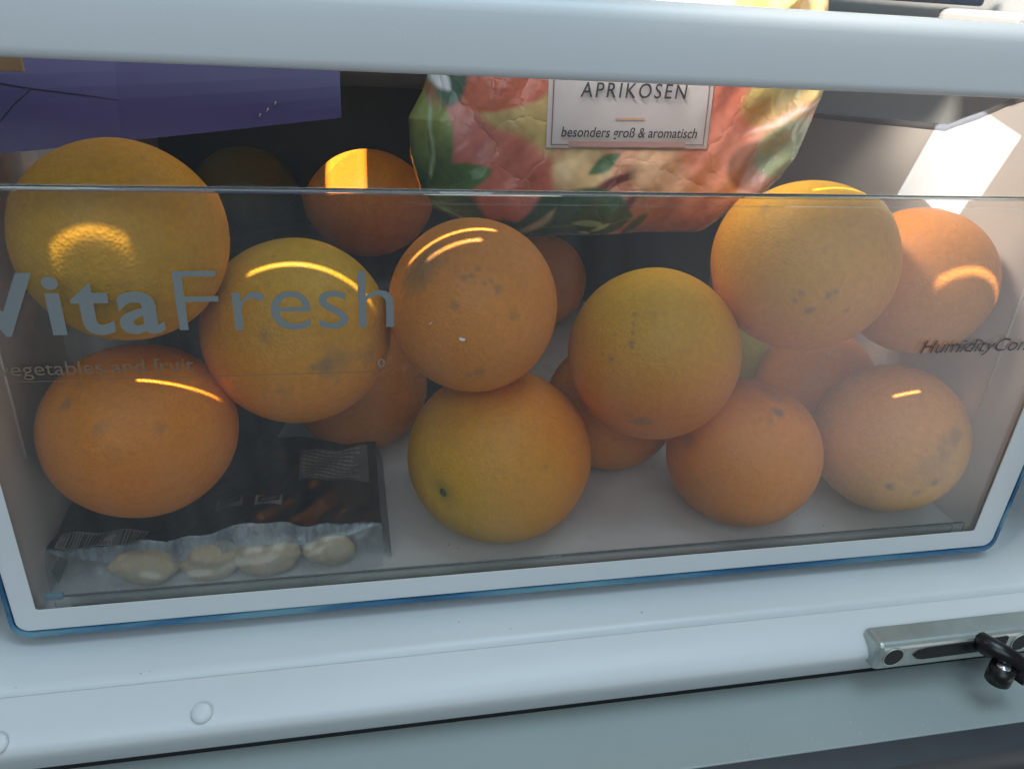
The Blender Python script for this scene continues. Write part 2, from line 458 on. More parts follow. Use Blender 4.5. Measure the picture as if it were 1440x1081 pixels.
# box of the drawer
box('drawer_floor', (DX0, 0.0048, -0.002), (DX1, DY1, 0.001), M_FLOOR, dr)
box('back_wall', (DX0, DY1, -0.002), (DX1, DY1 + 0.003, 0.198), M_BACK, dr)
def side(name, xs, sgn):
    # outline in (y,z); wall steps in a little behind y=0.104
    out = [(0.0048, 0.0012), (0.0048, 0.2255), (0.058, 0.2255), (0.0709, 0.2254), (0.0836, 0.2215), (0.098, 0.2150), (0.108, 0.2102), (0.117, 0.2065), (0.150, 0.2055), (0.2358, 0.2020), (DY1, 0.198)]
    bot = [(0.0048, 0.0012), (0.03, 0.0012), (0.058, 0.0012), (0.0709, 0.0012), (0.0836, 0.0012), (0.098, 0.0012), (0.108, 0.0012), (0.117, 0.0012), (0.15, 0.0012), (0.2358, 0.0012), (DY1, 0.0012)]
    tops = [(0.0048, 0.2255), (0.03, 0.2255), (0.058, 0.2255)] + out[3:]
    V = []; F = []; rows = 8
    def inset(y): return 0.0 if y < 0.1 else (0.0015 if y < 0.105 else 0.003)
    k = len(tops)
    for side_ in (0, 1):
        for i in range(k):
            for r_ in range(rows + 1):
                z = bot[i][1] + (tops[i][1] - bot[i][1]) * r_ / rows
                x = xs - sgn * inset(tops[i][0]) + sgn * side_ * 0.0025
                V.append((x, tops[i][0], z))
    nn = k * (rows + 1)
    for s in (0, 1):
        for i in range(k - 1):
            for r_ in range(rows):
                a = s * nn + i * (rows + 1) + r_
                F.append((a, a + rows + 1, a + rows + 2, a + 1))
    for i in range(k - 1):
        a = i * (rows + 1) + rows; F.append((a, a + rows + 1, nn + a + rows + 1, nn + a))
    bm = bmesh.new(); vv = [bm.verts.new(v) for v in V]
    for f in F: bm.faces.new([vv[i] for i in f])
    w = bm_obj(name, bm, M_WALL, dr)
    # rolled rim along the top
    pts = [(xs + sgn * 0.0015 - sgn * inset(p[0]), p[0], p[1]) for p in tops]
    tube('wall_rim', pts, 0.0022, M_RIM, w, seg=8)
    # upright rib near the front
    tube('wall_rib', [(xs - sgn * 0.0002, 0.030, 0.066), (xs - sgn * 0.0002, 0.030, 0.186)], 0.0006, M_WHITE, w, seg=6)
    return w
side('side_wall', DX1 + 0.001, 1)
side('side_wall', DX0 - 0.001, -1)
# clear lips at the front edge of the floor
box('floor_lip', (0.014, 0.0052, 0.0012), (0.4555, 0.0072, 0.0120), M_LIP, dr, 0.0005)
box('floor_lip', (0.018, 0.0120, 0.0012), (0.4545, 0.0132, 0.0062), M_LIP, dr, 0.0004)

# ------------------------------------------------------------------ lettering
def text_mesh(s, shear=0.0, offset=0.0, spacing=1.0):
    if s == 'Vita': spacing = 1.13
    cu = bpy.data.curves.new('txt', 'FONT'); cu.body = s; cu.size = 1.0
    cu.shear = shear; cu.offset = offset; cu.space_character = spacing; cu.resolution_u = 6
    ob = bpy.data.objects.new('txt', cu); COL.objects.link(ob)
    bpy.context.view_layer.update()
    dg = bpy.context.evaluated_depsgraph_get()
    me = bpy.data.meshes.new_from_object(ob.evaluated_get(dg))
    V = np.array([v.co[:] for v in me.vertices]); F = [tuple(p.vertices) for p in me.polygons]
    bpy.data.objects.remove(ob); bpy.data.curves.remove(cu); bpy.data.meshes.remove(me)
    return V, F
def panel_text(s, x0, x1, z0, h, mat, parent, shear=0.0, offset=0.0, y=-0.0006, ref=None, slope=0.0, name='lettering'):
    """ref: string that fixes the height (letters without descender)"""
    V, F = text_mesh(s, shear, offset)
    R_, _ = text_mesh(ref or s, shear, offset)
    hb = R_[:, 1].max() - max(R_[:, 1].min(), 0)
    sx = (x1 - x0) / (V[:, 0].max() - V[:, 0].min())
    X = x0 + (V[:, 0] - V[:, 0].min()) * sx
    Z = z0 + V[:, 1] * h / hb + (X - x0) * slope
    return mesh_obj(name, [(a, y, b) for a, b in zip(X, Z)], F, mat, parent, smooth=False)
panel_text('Vita', 0.0130, 0.0755, 0.1346, 0.0222, M_PRINT, pane, offset=0.022, ref='V')
panel_text('F', 0.0802, 0.0945, 0.1344, 0.0222, M_PRINT, pane, offset=-0.013, ref='F')
panel_text('resh', 0.0992, 0.1562, 0.1342, 0.0222, M_PRINT, pane, offset=-0.004, ref='F')
panel_text('vegetables and fruit', 0.0185, 0.0832, 0.1186, 0.0052, M_PRINTF, pane, ref='F')
panel_text('HumidityControl', 0.3885, 0.4600, 0.1158, 0.0062, M_PRINTD, pane, shear=0.22, ref='H')
V = [(0.024, 0.1162), (0.155, 0.1156), (0.155, 0.1245)]
bm = bmesh.new()
def thinbar(bm, a, b, w, y=-0.0005):
    d = Vector((b[0] - a[0], b[1] - a[1])); d.normalize(); nn = Vector((-d.y, d.x)) * w / 2
    bm.faces.new([bm.verts.new((p[0] + s * nn.x, y, p[1] + s * nn.y)) for p, s in ((a, 1), (a, -1), (b, -1), (b, 1))])
thinbar(bm, V[0], V[1], 0.00028); thinbar(bm, V[1], V[2], 0.00028)
bm_obj('print_line', bm, M_PRINTF, pane)
panel_text('0', 0.1500, 0.1526, 0.1176, 0.0034, M_PRINT, pane, ref='0')
# scuffs on the clear front
for k, pts in enumerate(([(0.1812, 0.1292), (0.1828, 0.1288), (0.1838, 0.1283), (0.1830, 0.1276), (0.1814, 0.1279)], [(0.1690, 0.1349), (0.1712, 0.1362), (0.1716, 0.1366), (0.1700, 0.1352)])):
    mesh_obj('scuff', [(x, -0.0005, z) for x, z in pts], [tuple(range(len(pts)))], M_WHITE, pane, smooth=False)

# ------------------------------------------------------------------ oranges
def orange_mat():
    mt, nt, N, L, P = nodes('orange_peel')
    at = N.new('ShaderNodeAttribute'); at.attribute_name = 'peel'
    tc = N.new('ShaderNodeTexCoord')
    nz = N.new('ShaderNodeTexNoise'); nz.inputs['Scale'].default_value = 420; nz.inputs['Detail'].default_value = 6; nz.inputs['Roughness'].default_value = 0.7
    L.new(tc.outputs['Object'], nz.inputs['Vector'])
    mr = N.new('ShaderNodeMapRange'); mr.inputs['From Min'].default_value = 0.3; mr.inputs['From Max'].default_value = 0.7; mr.inputs['To Min'].default_value = 0.88; mr.inputs['To Max'].default_value = 1.10
    L.new(nz.outputs['Fac'], mr.inputs['Value'])
    mu = N.new('ShaderNodeVectorMath'); mu.operation = 'SCALE'
    L.new(at.outputs['Color'], mu.inputs[0]); L.new(mr.outputs['Result'], mu.inputs['Scale'])
    L.new(mu.outputs['Vector'], P.inputs['Base Color'])
    vo = N.new('ShaderNodeTexVoronoi'); vo.inputs['Scale'].default_value = 820; vo.feature = 'SMOOTH_F1'
    L.new(tc.outputs['Object'], vo.inputs['Vector'])
    b = N.new('ShaderNodeBump'); b.inputs['Strength'].default_value = 0.34; b.inputs['Distance'].default_value = 0.0010
    L.new(vo.outputs['Distance'], b.inputs['Height'])
    b2 = N.new('ShaderNodeBump'); b2.inputs['Strength'].default_value = 0.12; b2.inputs['Distance'].default_value = 0.002
    L.new(nz.outputs['Fac'], b2.inputs['Height']); L.new(b.outputs['Normal'], b2.inputs['Normal'])
    L.new(b2.outputs['Normal'], P.inputs['Normal'])
    P.inputs['Roughness'].default_value = 0.46
    P.inputs['Specular IOR Level'].default_value = 0.35
    return mt
M_ORANGE = orange_mat()
M_STEM = plain('green_stem', (0.05, 0.09, 0.02), 0.7, 0.3, 400, 0.3, 900)

ORG = np.array((0.80, 0.270, 0.022)); YEL = np.array((0.72, 0.39, 0.022)); DEEP = np.array((0.78, 0.225, 0.022)); GRN = np.array((0.50, 0.40, 0.05)); GREY = np.array((0.19, 0.15, 0.09)); PINK = np.array((0.80, 0.31, 0.07))

def snoise(D, seed, freq, n=10):
    r = np.random.default_rng(seed); out = np.zeros(len(D))
    for _ in range(n):
        d = r.normal(size=3); d /= np.linalg.norm(d)
        out += np.sin(D @ d * freq * r.uniform(.6, 1.4) + r.uniform(0, 6.28))
    return out / math.sqrt(n)

def orange(pos, R, scale, nu, seed, base, second, sdir, samt, blem, label, group='oranges in the drawer', name='orange', stem=None):
    nv = nu // 2
    th = np.linspace(0, np.pi, nv + 1)[1:-1]; ph = np.linspace(0, 2 * np.pi, nu, endpoint=False)
    T, Ph = np.meshgrid(th, ph, indexing='ij')
    D = np.c_[(np.sin(T) * np.cos(Ph)).ravel(), (np.sin(T) * np.sin(Ph)).ravel(), np.cos(T).ravel()]
    D = np.vstack([D, [0, 0, 1], [0, 0, -1]])
    rad = 1 + 0.012 * snoise(D, seed, 1.9) + 0.0025 * snoise(D, seed + 50, 8)
    s = np.array(sdir, float); s /= np.linalg.norm(s)
    w = np.clip(0.40 + 0.75 * (D @ s) + 0.14 * snoise(D, seed + 9, 2.6) + 0.02 * snoise(D, seed + 19, 9), 0, 1) * samt
    colr = base[None] * (1 - w[:, None]) + second[None] * w[:, None]
    mott = 0.035 * snoise(D, seed + 3, 4) + 0.015 * snoise(D, seed + 4, 30, 24)
    colr = colr * (1 + mott[:, None])
    jit = 0.25 * snoise(D, seed + 77, 26, 14) + 0.2 * snoise(D, seed + 78, 60, 14)
    for bx_, by_, bz_, ang, al in blem:
        d = np.array((bx_, by_, bz_)); d /= np.linalg.norm(d)
        a = np.arccos(np.clip(D @ d, -1, 1)) / ang
        mask = np.clip(1.5 - a * (1 + 0.7 * jit) * 1.0, 0, 1) ** 1.1 * al * 0.85
        mask = np.clip(mask * (1 + 0.4 * jit), 0, 0.95)
        colr = colr * (1 - mask[:, None]) + GREY[None] * mask[:, None]
    # a few tiny random specks
    r = np.random.default_rng(seed + 200)
    for _ in range(12):
        d = r.normal(size=3); d /= np.linalg.norm(d); a = np.arccos(np.clip(D @ d, -1, 1)) / r.uniform(.012, .035)
        mask = np.clip(1.3 - a, 0, 1) * r.uniform(.15, .5)
        colr = colr * (1 - mask[:, None]) + GREY[None] * mask[:, None]
    if stem is not None:
        d = np.array(stem, float); d /= np.linalg.norm(d)
        a = np.arccos(np.clip(D @ d, -1, 1))
        rad -= 0.055 * np.exp(-(a / 0.16) ** 2)
        gm = np.exp(-(a / 0.12) ** 2) * 0.6
        colr = colr * (1 - gm[:, None]) + np.array((0.3, 0.25, 0.03))[None] * gm[:, None]
    P = D * rad[:, None] * R * np.array(scale)[None]
    n1 = nv - 1; F = []
    for i in range(n1 - 1):
        for j in range(nu):
            F.append((i * nu + j, (i + 1) * nu + j, (i + 1) * nu + (j + 1) % nu, i * nu + (j + 1) % nu))
    top = n1 * nu; bot = top + 1
    for j in range(nu):
        F.append((top, j, (j + 1) % nu)); F.append((bot, (n1 - 1) * nu + (j + 1) % nu, (n1 - 1) * nu + j))
    me = bpy.data.meshes.new('orange_peel')
    me.from_pydata(P.tolist(), [], F); me.update()
    me.polygons.foreach_set('use_smooth', [True] * len(me.polygons))
    ca = me.color_attributes.new('peel', 'FLOAT_COLOR', 'POINT')
    ca.data.foreach_set('color', np.c_[np.clip(colr, 0, 1), np.ones(len(colr))].astype(np.float32).ravel())
    me.materials.append(M_ORANGE)
    front = -float(P[:, 1].min())
    pos = (pos[0], max(pos[1], front + 0.0019), pos[2])
    o = bpy.data.objects.new(name, me); COL.objects.link(o); o.location = pos
    tag(o, label, 'orange' if name == 'orange' else 'fruit', group)
    if stem is not None:
        d = Vector(stem).normalized()
        c = d * R * 0.945
        ax = d.orthogonal().normalized(); ay = d.cross(ax); V = []; FF = []; rr = random.Random(seed); k = 12
        V.append(c + d * 0.0016)
        for h, rd in ((0.0014, 0.0014), (0.0002, 0.0030), (-0.002, 0.0034)):
            for j in range(k):
                q = 2 * math.pi * j / k; z_ = rd * rr.uniform(.75, 1.25)
                V.append(c + ax * z_ * math.cos(q) + ay * z_ * math.sin(q) + d * h)
        for j in range(k):
            FF.append((0, 1 + j, 1 + (j + 1) % k))
            for q in (0, 1):
                FF.append((1 + q * k + j, 1 + (q + 1) * k + j, 1 + (q + 1) * k + (j + 1) % k, 1 + q * k + (j + 1) % k))
        mesh_obj('stem_button', V, FF, M_STEM, o)
    return o

BL = {
'A': [(0.495, -0.739, -0.457, 0.084, 0.12), (-0.1, -0.886, 0.453, 0.054, 0.12)],
'B': [(-0.243, -0.902, 0.355, 0.062, 0.45), (0.428, -0.902, 0.061, 0.154, 0.5), (0.747, -0.665, 0.001, 0.101, 0.4), (0.291, -0.956, 0.045, 0.084, 0.65), (0.19, -0.981, 0.046, 0.049, 0.5), (-0.095, -0.973, -0.213, 0.071, 0.2)],
'C': [(-0.611, -0.428, 0.666, 0.196, 0.6), (-0.742, -0.455, 0.492, 0.167, 0.55), (-0.49, -0.35, 0.798, 0.121, 0.4), (-0.332, -0.876, 0.35, 0.044, 0.6), (0.12, -0.844, 0.522, 0.051, 0.5), (-0.041, -0.911, -0.41, 0.061, 0.5), (-0.152, -0.875, -0.459, 0.069, 0.3), (0.314, -0.916, 0.249, 0.052, 0.4), (-0.233, -0.751, 0.618, 0.037, 0.6), (-0.157, -0.746, 0.647, 0.029, 0.6), (-0.079, -0.712, 0.698, 0.029, 0.6), (-0.015, -0.817, 0.577, 0.022, 0.6), (0.049, -0.793, 0.607, 0.022, 0.5)],
'D': [(0.05, -0.997, 0.066, 0.029, 0.3), (-0.207, -0.891, 0.404, 0.035, 0.2), (-0.873, -0.427, 0.233, 0.059, 0.15), (-0.595, -0.514, 0.617, 0.143, 0.12)],
'E': [(-0.494, -0.496, 0.714, 0.022, 0.7), (-0.517, -0.569, 0.639, 0.022, 0.6), (-0.535, -0.632, 0.561, 0.022, 0.7), (-0.55, -0.689, 0.472, 0.03, 0.85), (-0.553, -0.715, 0.427, 0.022, 0.8), (-0.355, -0.845, -0.4, 0.069, 0.7), (-0.429, -0.791, -0.436, 0.046, 0.6), (-0.733, -0.629, 0.258, 0.03, 0.7), (-0.801, -0.53, 0.281, 0.023, 0.5), (-0.69, -0.523, 0.5, 0.015, 0.7), (-0.519, -0.804, -0.29, 0.023, 0.5), (-0.324, -0.589, 0.741, 0.074, 0.15)],
'F': [(-0.506, -0.862, -0.045, 0.038, 0.5), (-0.388, -0.892, -0.23, 0.046, 0.7), (-0.352, -0.915, -0.198, 0.031, 0.5), (-0.257, -0.966, -0.032, 0.038, 0.6), (-0.197, -0.98, 0.011, 0.03, 0.6), (-0.539, -0.831, -0.134, 0.03, 0.6), (-0.686, -0.319, -0.654, 0.032, 0.6), (-0.02, -0.981, -0.193, 0.031, 0.4), (-0.737, -0.224, 0.638, 0.062, 0.4), (0.177, -0.949, 0.261, 0.023, 0.4), (-0.343, -0.843, 0.414, 0.03, 0.3)],
'G': [(-0.107, -0.994, 0.031, 0.204, 0.12)],
'H': [(0.081, -0.462, 0.883, 0.082, 0.85), (0.134, -0.213, 0.968, 0.111, 0.4), (0.096, -0.046, 0.994, 0.093, 0.35), (-0.911, -0.193, 0.363, 0.109, 0.5), (-0.913, 0.061, 0.404, 0.074, 0.3), (-0.835, -0.544, -0.082, 0.073, 0.2), (-0.064, -0.562, 0.825, 0.045, 0.4)],
'I': [(0.245, -0.825, 0.51, 0.108, 0.6), (0.13, -0.884, 0.45, 0.137, 0.3), (0.009, -0.974, 0.225, 0.253, 0.3), (-0.151, -0.985, 0.086, 0.194, 0.25), (0.006, -0.997, -0.076, 0.059, 0.8), (-0.496, -0.846, -0.196, 0.049, 0.7), (-0.177, -0.957, -0.23, 0.059, 0.5), (0.051, -0.955, 0.293, 0.078, 0.4)],
'J': [(-0.482, -0.548, 0.684, 0.072, 0.6), (-0.129, -0.834, 0.536, 0.077, 0.45), (0.38, -0.793, 0.476, 0.054, 0.35), (-0.042, -0.951, 0.306, 0.108, 0.12), (-0.378, -0.423, 0.823, 0.048, 0.2)],
}
HI = 240
OR = [
 ('A', (0.0553, 0.0440, 0.1564), .0399, (.985, 1, 1.015), HI, ORG, YEL, (0.1, -1, -0.1), 1.0, 'large yellowish orange at upper left under the purple packet'),
 ('B', (0.1166, 0.0618, 0.1061), .0419, (1, 1, 1), HI, ORG, YEL, (0.1, 0.1, 1), 1.0, 'orange behind the large grey lettering with a brown scab at lower right'),
 ('C', (0.1935, 0.0448, 0.1236), .0377, (.985, 1, 1.015), HI, ORG, PINK, (0.3, -.3, 0.3), .7, 'orange with greenish bruise at its upper left, below the apricot bag'),
 ('D', (0.2102, 0.0456, 0.0445), .0436, (1.03, 1, .965), HI, ORG, YEL, (-0.9, -0.25, -0.35), 1.0, 'yellow sided orange with green stem button at the bottom centre'),
 ('E', (0.2818, 0.0451, 0.0974), .0410, (1, 1, 1), HI, DEEP, YEL, (-0.1, 0.2, 1), 1.0, 'orange with yellow top and a short dark vertical scratch'),
 ('F', (0.3498, 0.0446, 0.1437), .0418, (1, 1, 1), HI, ORG, YEL, (-0.1, 0.0, 1), .95, 'topmost orange on the right, yellow above, touching the bag corner'),
 ('G', (0.4252, 0.0575, 0.1282), .0368, (1, 1, 1), HI, PINK, ORG, (0, 0, 1), .6, 'pinkish orange half hidden beside the right drawer wall'),
 ('H', (0.3398, 0.0425, 0.0401), .0390, (1.02, 1, .98), HI, DEEP, ORG, (0, -1, -0.3), .8, 'deep orange fruit on the floor with a dark stem scar near its top'),
 ('I', (0.4235, 0.0415, 0.0449), .0398, (1, 1, 1), HI, PINK, YEL, (0.1, -0.3, -1), .75, 'orange in the lower right corner with scattered grey spots'),
 ('J', (0.0495, 0.0425, 0.0698), .0390, (1.04, 1.0, .95), HI, ORG, DEEP, (0, -0.3, -1), .6, 'wide orange resting on the black pouch at lower left'),
 ('K', (0.1545, 0.2185, 0.1310), .0405, (1, 1, 1), 96, DEEP, ORG, (0, 0, 1), .7, 'sunlit orange at the back left of the apricot bag'),
 ('L', (0.1443, 0.1345, 0.0403), .0390, (1, 1, 1), 96, ORG, DEEP, (0, -1, 0), .5, 'shaded orange low behind the lettered orange, above the black pouch'),
 ('M', (0.2853, 0.1012, 0.0381), .0372, (1, 1, 1), 96, ORG, DEEP, (0, -1, 0), .5, 'sliver of orange on the floor between the two bottom middle oranges'),
 ('N', (0.4128, 0.1877, 0.0410), .0395, (1, 1, 1), 96, GRN, YEL, (0, 0, -1), .6, 'yellow green fruit deep between the two right hand top oranges'),
 ('O', (0.4265, 0.1190, 0.0370), .0358, (1, 1, 1), 96, DEEP, ORG, (0, 0, 1), .5, 'shaded reddish orange behind the lower right corner orange'),
 ('P', (0.2919, 0.3080, 0.0379), .0369, (1, 1, 1), 64, DEEP, ORG, (0, 0, 1), .5, 'dim orange in the dark at the back centre of the drawer'),
 ('Q', (0.0747, 0.2920, 0.1254), .0370, (1, 1, 1), 64, GRN * .25, ORG * .25, (0, 0, 1), .3, 'olive fruit coloured dark for the shade behind the large upper left orange'),  # peel colours darkened to paint in the shade at the back
]
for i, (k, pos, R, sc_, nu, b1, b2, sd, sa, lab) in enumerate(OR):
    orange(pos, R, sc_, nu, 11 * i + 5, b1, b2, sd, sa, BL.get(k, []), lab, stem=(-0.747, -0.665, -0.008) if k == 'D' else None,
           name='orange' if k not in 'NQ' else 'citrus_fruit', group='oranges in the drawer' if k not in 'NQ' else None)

# ------------------------------------------------------------------ added dark heap: stands in for the shade at the back, props two fruits
def dark_heap():
    nx, ny = 60, 40; V = []; F = []
    for s in (0, 1):
        for i in range(nx + 1):
            for j in range(ny + 1):
                u, v = i / nx, j / ny
                x = 0.012 + 0.235 * u; y0_ = 0.116 + 0.062 * min(max((x - 0.088) / 0.016, 0), 1); y = y0_ + (0.348 - y0_) * v
                e = (1 - (2 * u - 1) ** 6) * (1 - (2 * v - 1) ** 6)
                d = np.array([[x * 30, y * 30, 0.0]])
                z = 0.0015 + e * (0.088 + 0.006 * float(snoise(d, 3, 1.2)[0]) + 0.003 * float(snoise(d, 4, 4.0)[0])) * s
                # sink under the two fruits that lie on it
                for cx_, cy_, cz_, r_ in ((0.1545, 0.2185, 0.1310, 0.0415), (0.0747, 0.2920, 0.1254, 0.0375)):
                    q = (x - cx_) ** 2 + (y - cy_) ** 2
                    if s and q < r_ ** 2: z = min(z, cz_ - math.sqrt(r_ ** 2 - q) - 0.0005)
                V.append((x, y, z))
    n1 = (nx + 1) * (ny + 1)
    for s in (0, 1):
        for i in range(nx):
            for j in range(ny):
                a = s * n1 + i * (ny + 1) + j; F.append((a, a + ny + 1, a + ny + 2, a + 1))
    o = mesh_obj('shade_heap', V, F, M_SHADEHEAP)
    return tag(o, 'made-up dark brown heap standing in for the shadow at the back of the drawer', 'bag')
M_SHADEHEAP = plain('shade_heap_dark', (0.035, 0.028, 0.022), 0.35, 0.3, 60, 0.3, 120)  # dark film colour of the added heap that fills the shaded back
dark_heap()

# ------------------------------------------------------------------ apricot bag
def bag_xz(p, q):
    return 0.1683 + (p - 570) * 3.52e-4, 0.216 - (q - 100) * 3.25e-4 + (p - 570) * 1.0e-5
BR = [(-18, 600, 1150), (40, 602, 1152), (76, 603, 1153), (111, 592, 1153), (146, 574, 1144), (196, 576, 1126), (228, 584, 1108), (262, 594, 1078), (292, 606, 1052), (312, 640, 1030), (336, 725, 1003)]
def bag_bounds(q):
    qs = [b[0] for b in BR]
    return np.interp(q, qs, [b[1] for b in BR]), np.interp(q, qs, [b[2] for b in BR])
def lp(p):
    return p - 27.5 - (p - 770) * 0.0445
def bag_depth(p, q):
    """how far the film bulges toward the viewer (metres)"""
    l, r = bag_bounds(q)
    s = np.clip((p - l) / (r - l), 0, 1); t = np.clip((q + 18) / 354.0, 0, 1)
    e = (1 - np.abs(2 * s - 1) ** 3.0) ; f = (1 - np.abs(2 * t - 1) ** 4.0)
    b = 0.024 * np.sqrt(np.clip(e * f, 0, 1))
    w = 0.0011 * np.sin(p / 37.0 + q / 61.0) + 0.0009 * np.sin(p / 19.0 - q / 26.0 + 1.0) + 0.0005 * np.sin(p / 9.0 + q / 14.0)
    flat = np.clip((p - 715) / 25.0, 0, 1) * np.clip((985 - p) / 25.0, 0, 1) * np.clip((200 - q) / 20.0, 0, 1)
    w = w * (1 - 0.88 * flat)
    flap = np.clip((p - 1010) / 60.0, 0, 1)
    w = w * (1 + 1.5 * flap) + flap * 0.003 * np.sin((p + q * 1.2) / 14.0)
    return b + w * np.clip(e * 3, 0, 1)
BAGY = 0.100
def bag_point(p, q, off=0.0):
    x, z = bag_xz(p, q)
    return x, BAGY + (z - 0.18) * 0.15 - bag_depth(p, q) - off, z

def paint_bag(p, q):
    q = q + 24 * np.clip((282 - q) / 40, 0, 1) - 6 * np.clip((q - 280) / 20, 0, 1)
    p = p + 28 * np.clip(1 - ((p - 860) / 290) ** 4, 0, 1)
    C = np.zeros((len(p), 3)); C[:] = lin((214, 150, 112))
    jx = 3.0 * np.sin(p / 23 + q / 17) + 2.0 * np.sin(q / 9 - p / 13)
    def lay(mask, col, col2=None, tt=None):
        c = np.array(lin(col))[None]
        if col2 is not None:
            t = np.clip(tt, 0, 1)[:, None]; c = c * (1 - t) + np.array(lin(col2))[None] * t
        mk = np.clip(mask, 0, 1)[:, None]
        C[:] = C * (1 - mk) + c * mk
    def ell(cx, cy, rx, ry, rot=0, soft=0.2):
        a = math.radians(rot); dx = p + jx * .5 - cx; dy = q - jx * .5 - cy
        u = dx * math.cos(a) + dy * math.sin(a); v = -dx * math.sin(a) + dy * math.cos(a)
        return np.clip((1 - np.sqrt((u / rx) ** 2 + (v / ry) ** 2)) / soft + 0.5, 0, 1)
    def leaf(x0, y0, x1, y1, wd, soft=6.0):
        dx, dy = x1 - x0, y1 - y0; Ln = math.hypot(dx, dy)
        u = ((p - x0) * dx + (q - y0) * dy) / Ln ** 2; v = (-(p - x0) * dy + (q - y0) * dx) / Ln + jx * 0.6
        prof = wd * np.clip(4 * u * (1 - u), 0, 1) ** 0.8
        return np.clip((prof - np.abs(v)) / soft, 0, 1) * (u > 0) * (u < 1), u, v
    # fruit
    lay(ell(665, 150, 78, 105, 10), (198, 92, 62), (222, 136, 76), (p - 610) / 120)
    lay(ell(735, 170, 52, 70, -12, .10), (205, 165, 92), (170, 150, 70), (q - 120) / 110)
    lay(ell(700, 128, 75, 26, -5, .2), (196, 88, 50))
    lay(ell(690, 240, 105, 62, 8), (212, 112, 86), (196, 88, 66), (q - 200) / 90)
    lay(ell(648, 200, 55, 50, 20, .3), (196, 100, 82))
    lay(ell(820, 240, 42, 42, 0), (212, 180, 120), (196, 150, 96), (q - 215) / 60)
    lay(ell(880, 262, 62, 26, -22), (122, 66, 56))
    lay(ell(886, 262, 34, 15, -20), (222, 150, 120), (200, 110, 86), (p - 860) / 50)
    lay(ell(918, 262, 12, 20, 10), (104, 52, 46))
    lay(ell(955, 238, 66, 66, 0), (222, 172, 124), (206, 130, 92), (p - 900) / 110)
    lay(ell(1010, 175, 52, 84, 14), (214, 104, 72), (222, 140, 110), (q - 140) / 110)
    lay(ell(955, 305, 72, 34, 0), (198, 112, 70), (170, 88, 60), (q - 290) / 40)
    lay(ell(1095, 138, 62, 40, -8), (168, 148, 66), (190, 140, 66), (q - 120) / 40)
    lay(ell(1070, 232, 46, 40, 0), (150, 96, 74))
    lay(ell(1112, 205, 50, 42, -40), (148, 158, 112), (120, 134, 92), (q - 170) / 60)
    m_, u, v = leaf(1040, 190, 1158, 128, 8); lay(m_, (226, 150, 120), (236, 200, 180), (v + 6) / 10)
    m_, u, v = leaf(1072, 118, 1084, 166, 3); lay(m_, (214, 196, 96))
    # leaves
    m_, u, v = leaf(602, 96, 606, 300, 40); lay(m_, (136, 142, 52), (52, 104, 82), (u - .35) * 2.4); lay(m_ * np.clip(1.4 - np.abs(v + 6) / 3, 0, 1), (150, 176, 130)); lay(m_ * np.clip(1.2 - np.abs(u - .18) * 9, 0, 1) * (v < 0), (150, 92, 50))
    lay(ell(640, 125, 20, 30, 20, .3), (78, 100, 78))
    m_, u, v = leaf(596, 262, 700, 232, 26); lay(m_, (60, 104, 74), (96, 128, 62), u)
    m_, u, v = leaf(590, 272, 720, 318, 28); lay(m_, (120, 140, 70), (62, 88, 54), np.abs(v) / 20); lay(m_ * np.clip(1.2 - np.abs(v) / 2, 0, 1), (168, 180, 110))
    m_, u, v = leaf(690, 300, 770, 330, 24); lay(m_, (70, 90, 60))
    m_, u, v = leaf(730, 308, 905, 292, 44); lay(m_, (42, 74, 44), (58, 98, 52), u); lay(m_ * np.clip(1.2 - np.abs(v - 3) / 2, 0, 1), (90, 124, 80))
    lay(ell(838, 300, 20, 5, 12, .4), (150, 190, 140)); lay(ell(856, 308, 12, 4, -30, .4), (160, 200, 150)); lay(ell(838, 318, 8, 3, 0, .4), (170, 206, 160))
    m_, u, v = leaf(828, 240, 872, 208, 14); lay(m_, (80, 112, 70))
    m_, u, v = leaf(894, 330, 924, 286, 12); lay(m_, (66, 84, 48))
    m_, u, v = leaf(735, 330, 795, 282, 10); lay(m_, (188, 170, 130))
    # clear or white film edges
    m_, u, v = leaf(596, 92, 642, 132, 14); lay(m_, (214, 208, 206))
    m_, u, v = leaf(1010, 326, 1088, 262, 7); lay(m_, (176, 172, 112))
    # upper part that sticks out above the handle: white film with yellow fruit
    topm = np.clip((62 - q) / 10, 0, 1)
    lay(topm, (222, 218, 196)); yel = np.clip((p - 1010) / 14, 0, 1) * topm
    lay(yel, (240, 214, 96), (244, 190, 110), np.clip((p - 1085) / 30, 0, 1)); lay(ell(1000, -5, 4, 30) * topm, (224, 140, 100)); lay(ell(1118, 0, 18, 10, -30, .5) * topm, (246, 236, 190))
    ln = 0.06 * np.sin(p / 3.1 + 2 * np.sin(q / 11)) * np.sin(q / 5.3)
    lum = C.mean(axis=1, keepdims=True)
    C[:] = lum * 0.22 + C * 0.78
    sh = 0.06 * np.sin(p / 31 + 1.3 * np.sin(q / 27)) + 0.05 * np.sin(q / 19 + 1.1 * np.sin(p / 41)) + 0.05 * np.sin((p + q) / 8.0 + np.sin(q / 6.0))
    return np.clip(C * 1.08 * (1 + ln[:, None] + sh[:, None]), 0, 1)

